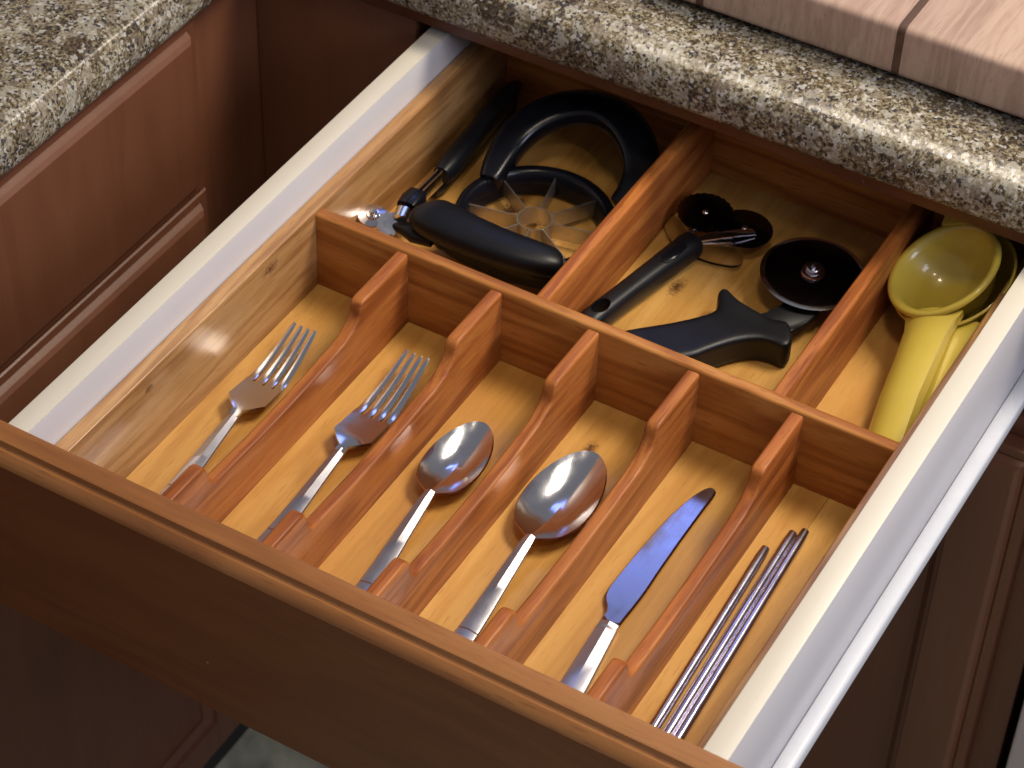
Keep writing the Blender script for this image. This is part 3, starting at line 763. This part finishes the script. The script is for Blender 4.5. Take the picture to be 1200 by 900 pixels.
for wc in (w1, w2):
    obj('rivet', lathe([(0, .0019), (.0016, .0017), (.0026, .0009), (.0028, 0), (.0028, -.004), (0, -.004)], wc, (.05, -.04, 1), n=24), 'chrome', pw, smooth=60)
e0 = hpt(Lh - .002, .004, .0175)
for dz, tw in ((.0026, (880, 272)), (-.0030, (876, 278))):
    ee = at(*tw, z=w2.z + dz)
    mid = at(856, 274 if dz > 0 else 282, z=w2.z + dz + .003)
    obj('fork_arm', tube(smooth_poly([e0 + Vector((0, 0, dz * .4)), mid, ee, ee + (ee - mid) * .15], 3, closed=False), (.0036, .0010), n=12, pw=4), 'chrome', pw, smooth=50)
e1 = hpt(Lh - .002, -.005, .0180)
obj('fork_arm', tube(smooth_poly([e1, e1.lerp(w1, .5) + Vector((0, 0, -.003)), w1 + Vector((0, 0, -.0022))], 2, closed=False), (.0028, .0007), n=12, pw=4), 'chrome', pw, smooth=50)
gd = smooth_poly([(at(u, v, z=.006).x, at(u, v, z=.006).y) for u, v in ((776, 252), (779, 272), (792, 291), (822, 305), (850, 312), (868, 313), (872, 300), (869, 290), (846, 288), (815, 278), (797, 262), (786, 248))], 2)
obj('blade_guard', poly_round(gd, .0045, .0068, .0006, 2), 'clear', pw, smooth=40)

# ------------------------------------------------------------------ pizza cutter
pc = thing('pizza_cutter', 'pizza cutter with single steel wheel and black curved handle', 'pizza cutter', (0.29, 0.42, 0.0005))
upx = [(752, 388), (790, 382), (820, 375), (839, 369), (841, 357), (840, 346), (846, 341), (853, 343), (862, 354), (876, 363), (890, 371), (906, 380)]
dnx = [(921, 392), (927, 408), (926, 420), (918, 425), (905, 419), (890, 414), (872, 415), (856, 418), (832, 426), (808, 436)]
o2 = [(at(u, v, z=.019).x, at(u, v, z=.019).y) for u, v in upx] + [(at(u, v, z=.0085).x, at(u, v, z=.0085).y) for u, v in dnx]
o2 += [(0.2455, 0.3300), (0.2330, 0.3235), (0.2210, 0.3270), (0.2165, 0.3390), (0.2225, 0.3560)]
o2 = smooth_poly(o2, 2)
melt(obj('handle', poly_round(o2, .0010, .0245, 0), 'black', pc), .0012, 45)
wc = Vector((0.3135, 0.4845, 0.0245)); wn = Vector((.03, -.04, 1))
arm = [at(u, v, z=.016) for u, v in ((886, 372), (918, 361))]
ar = smooth_poly([(arm[0].x - .008, arm[0].y - .006), (arm[0].x, arm[0].y), (arm[1].x, arm[1].y), (wc.x - .008, wc.y + .006), (wc.x + .004, wc.y + .010), (wc.x + .011, wc.y + .002), (0.3345, 0.456), (0.3275, 0.432), (0.3190, 0.4180), (0.3030, 0.4180)], 2)
obj('arm', poly_round(ar, .0125, .0178, .0012, 2), 'black', pc, smooth=50)
whl = obj('wheel', lathe([(0, .0007), (.0340, .0007), (.0352, .0005), (.0352, -.0006), (.0340, -.0008), (0, -.0008)], wc, wn, n=96), 'dark_reflection', pc, smooth=15)
obj('cutting_edge', lathe([(.0353, .0006), (.0366, .0004), (.0387, -.0001), (.0366, -.0006), (.0353, -.0007)], wc, wn, n=96, closed=True), 'steel', whl, smooth=15)
obj('hub', lathe([(0, .0098), (.0016, .0096), (.0020, .0080), (.0020, .0066), (.0046, .0064), (.0058, .0054), (.0062, .0040), (.0060, .0034), (.0086, .0030), (.0092, .0018), (.0090, .0008), (.0090, -.0070), (0, -.0070)], wc, wn, n=48), 'chopstick', pc, smooth=35)

# ------------------------------------------------------------------ lemon squeezer
P0 = at(1106, 316, z=.0600)
dC = (CAM - P0).normalized()
nr = (dC * .62 + (CM @ Vector((-.55, .84, 0))) * .78).normalized()
hp = at_plane(1048, 470, P0, nr)
hv = (hp - P0).normalized(); sv = hv.cross(nr).normalized()
sq = thing('lemon_squeezer', 'yellow enamelled hand lemon squeezer with nested round cups', 'lemon squeezer', (P0.x, P0.y, 0.001))
def loc(h, s, n): return P0 + hv * h + sv * s + nr * n
obj('press_cup', lathe([(.0435, -.0010), (.0432, .0012), (.0418, .0022), (.0395, .0020), (.0372, .0006), (.0355, -.0045), (.0325, -.0125), (.0270, -.0215), (.0180, -.0285), (.0080, -.0315), (0, -.0320),
                        (0, -.0345), (.0090, -.0338), (.0200, -.0305), (.0290, -.0230), (.0345, -.0135), (.0372, -.0060), (.0400, -.0030)], P0, nr, n=72), 'yellow', sq, smooth=60)
lc = loc(-.0010, -.0030, -.0120); ln = (nr - sv * .06).normalized()
obj('juice_cup', lathe([(.0462, 0), (.0468, .0018), (.0456, .0030), (.0440, .0018), (.0428, -.0060), (.0400, -.0160), (.0330, -.0280), (.0200, -.0360), (0, -.0390), (0, -.0420), (.0215, -.0392), (.0355, -.0300), (.0430, -.0165), (.0455, -.0060)], lc, ln, n=72), 'yellow', sq, smooth=60)
def band(keys, name, crown):
    rings = []
    for (h, s, n, hw, th) in keys:
        sec = []
        for k in range(9):
            q = -1 + 2 * k / 8; sec.append(loc(h, s + q * hw, n - crown * q * q))
        for k in range(8, -1, -1):
            q = -1 + 2 * k / 8; sec.append(loc(h, s + q * hw * .90, n - crown * q * q - th))
        rings.append(sec)
    return obj(name, loft(rings), 'yellow', sq, smooth=50)
band([(.0350, -.001, .0005, .0235, .006), (.0420, -.001, .0008, .0205, .0075), (.052, -.001, .0015, .0175, .0085), (.075, -.001, .0025, .0160, .0095), (.110, 0, .0030, .0152, .0100), (.150, 0, .0015, .0148, .0100), (.172, 0, -.0010, .0140, .0095), (.182, 0, -.0030, .0100, .0070)], 'press_handle', .0055)
band([(.0360, -.012, -.0140, .0230, .005), (.046, -.0145, -.0135, .0180, .0065), (.070, -.0150, -.0145, .0150, .0075), (.110, -.0135, -.0160, .0140, .0080), (.150, -.0110, -.0185, .0135, .0080), (.178, -.009, -.0205, .0120, .0070)], 'cup_handle', .0040)
hb = bmesh.new()
rings = [[loc(h, s_, n_) for s_, n_ in ((-.0150, .0030), (.0150, .0030), (.0150, -.0060), (-.0150, -.0060))] for h in (-.0400, -.0580)]
loft(rings, bm=hb)
bmesh.ops.bevel(hb, geom=hb.edges[:], offset=.002, segments=2, affect='EDGES', profile=.5)
obj('hinge_tab', hb, 'yellow', sq, smooth=40)
obj('hinge_pin', lathe([(0, -.0185), (.0035, -.0185), (.0035, .0185), (0, .0185)], loc(-.0540, 0, -.0085), sv, n=20), 'chrome', sq, smooth=40)
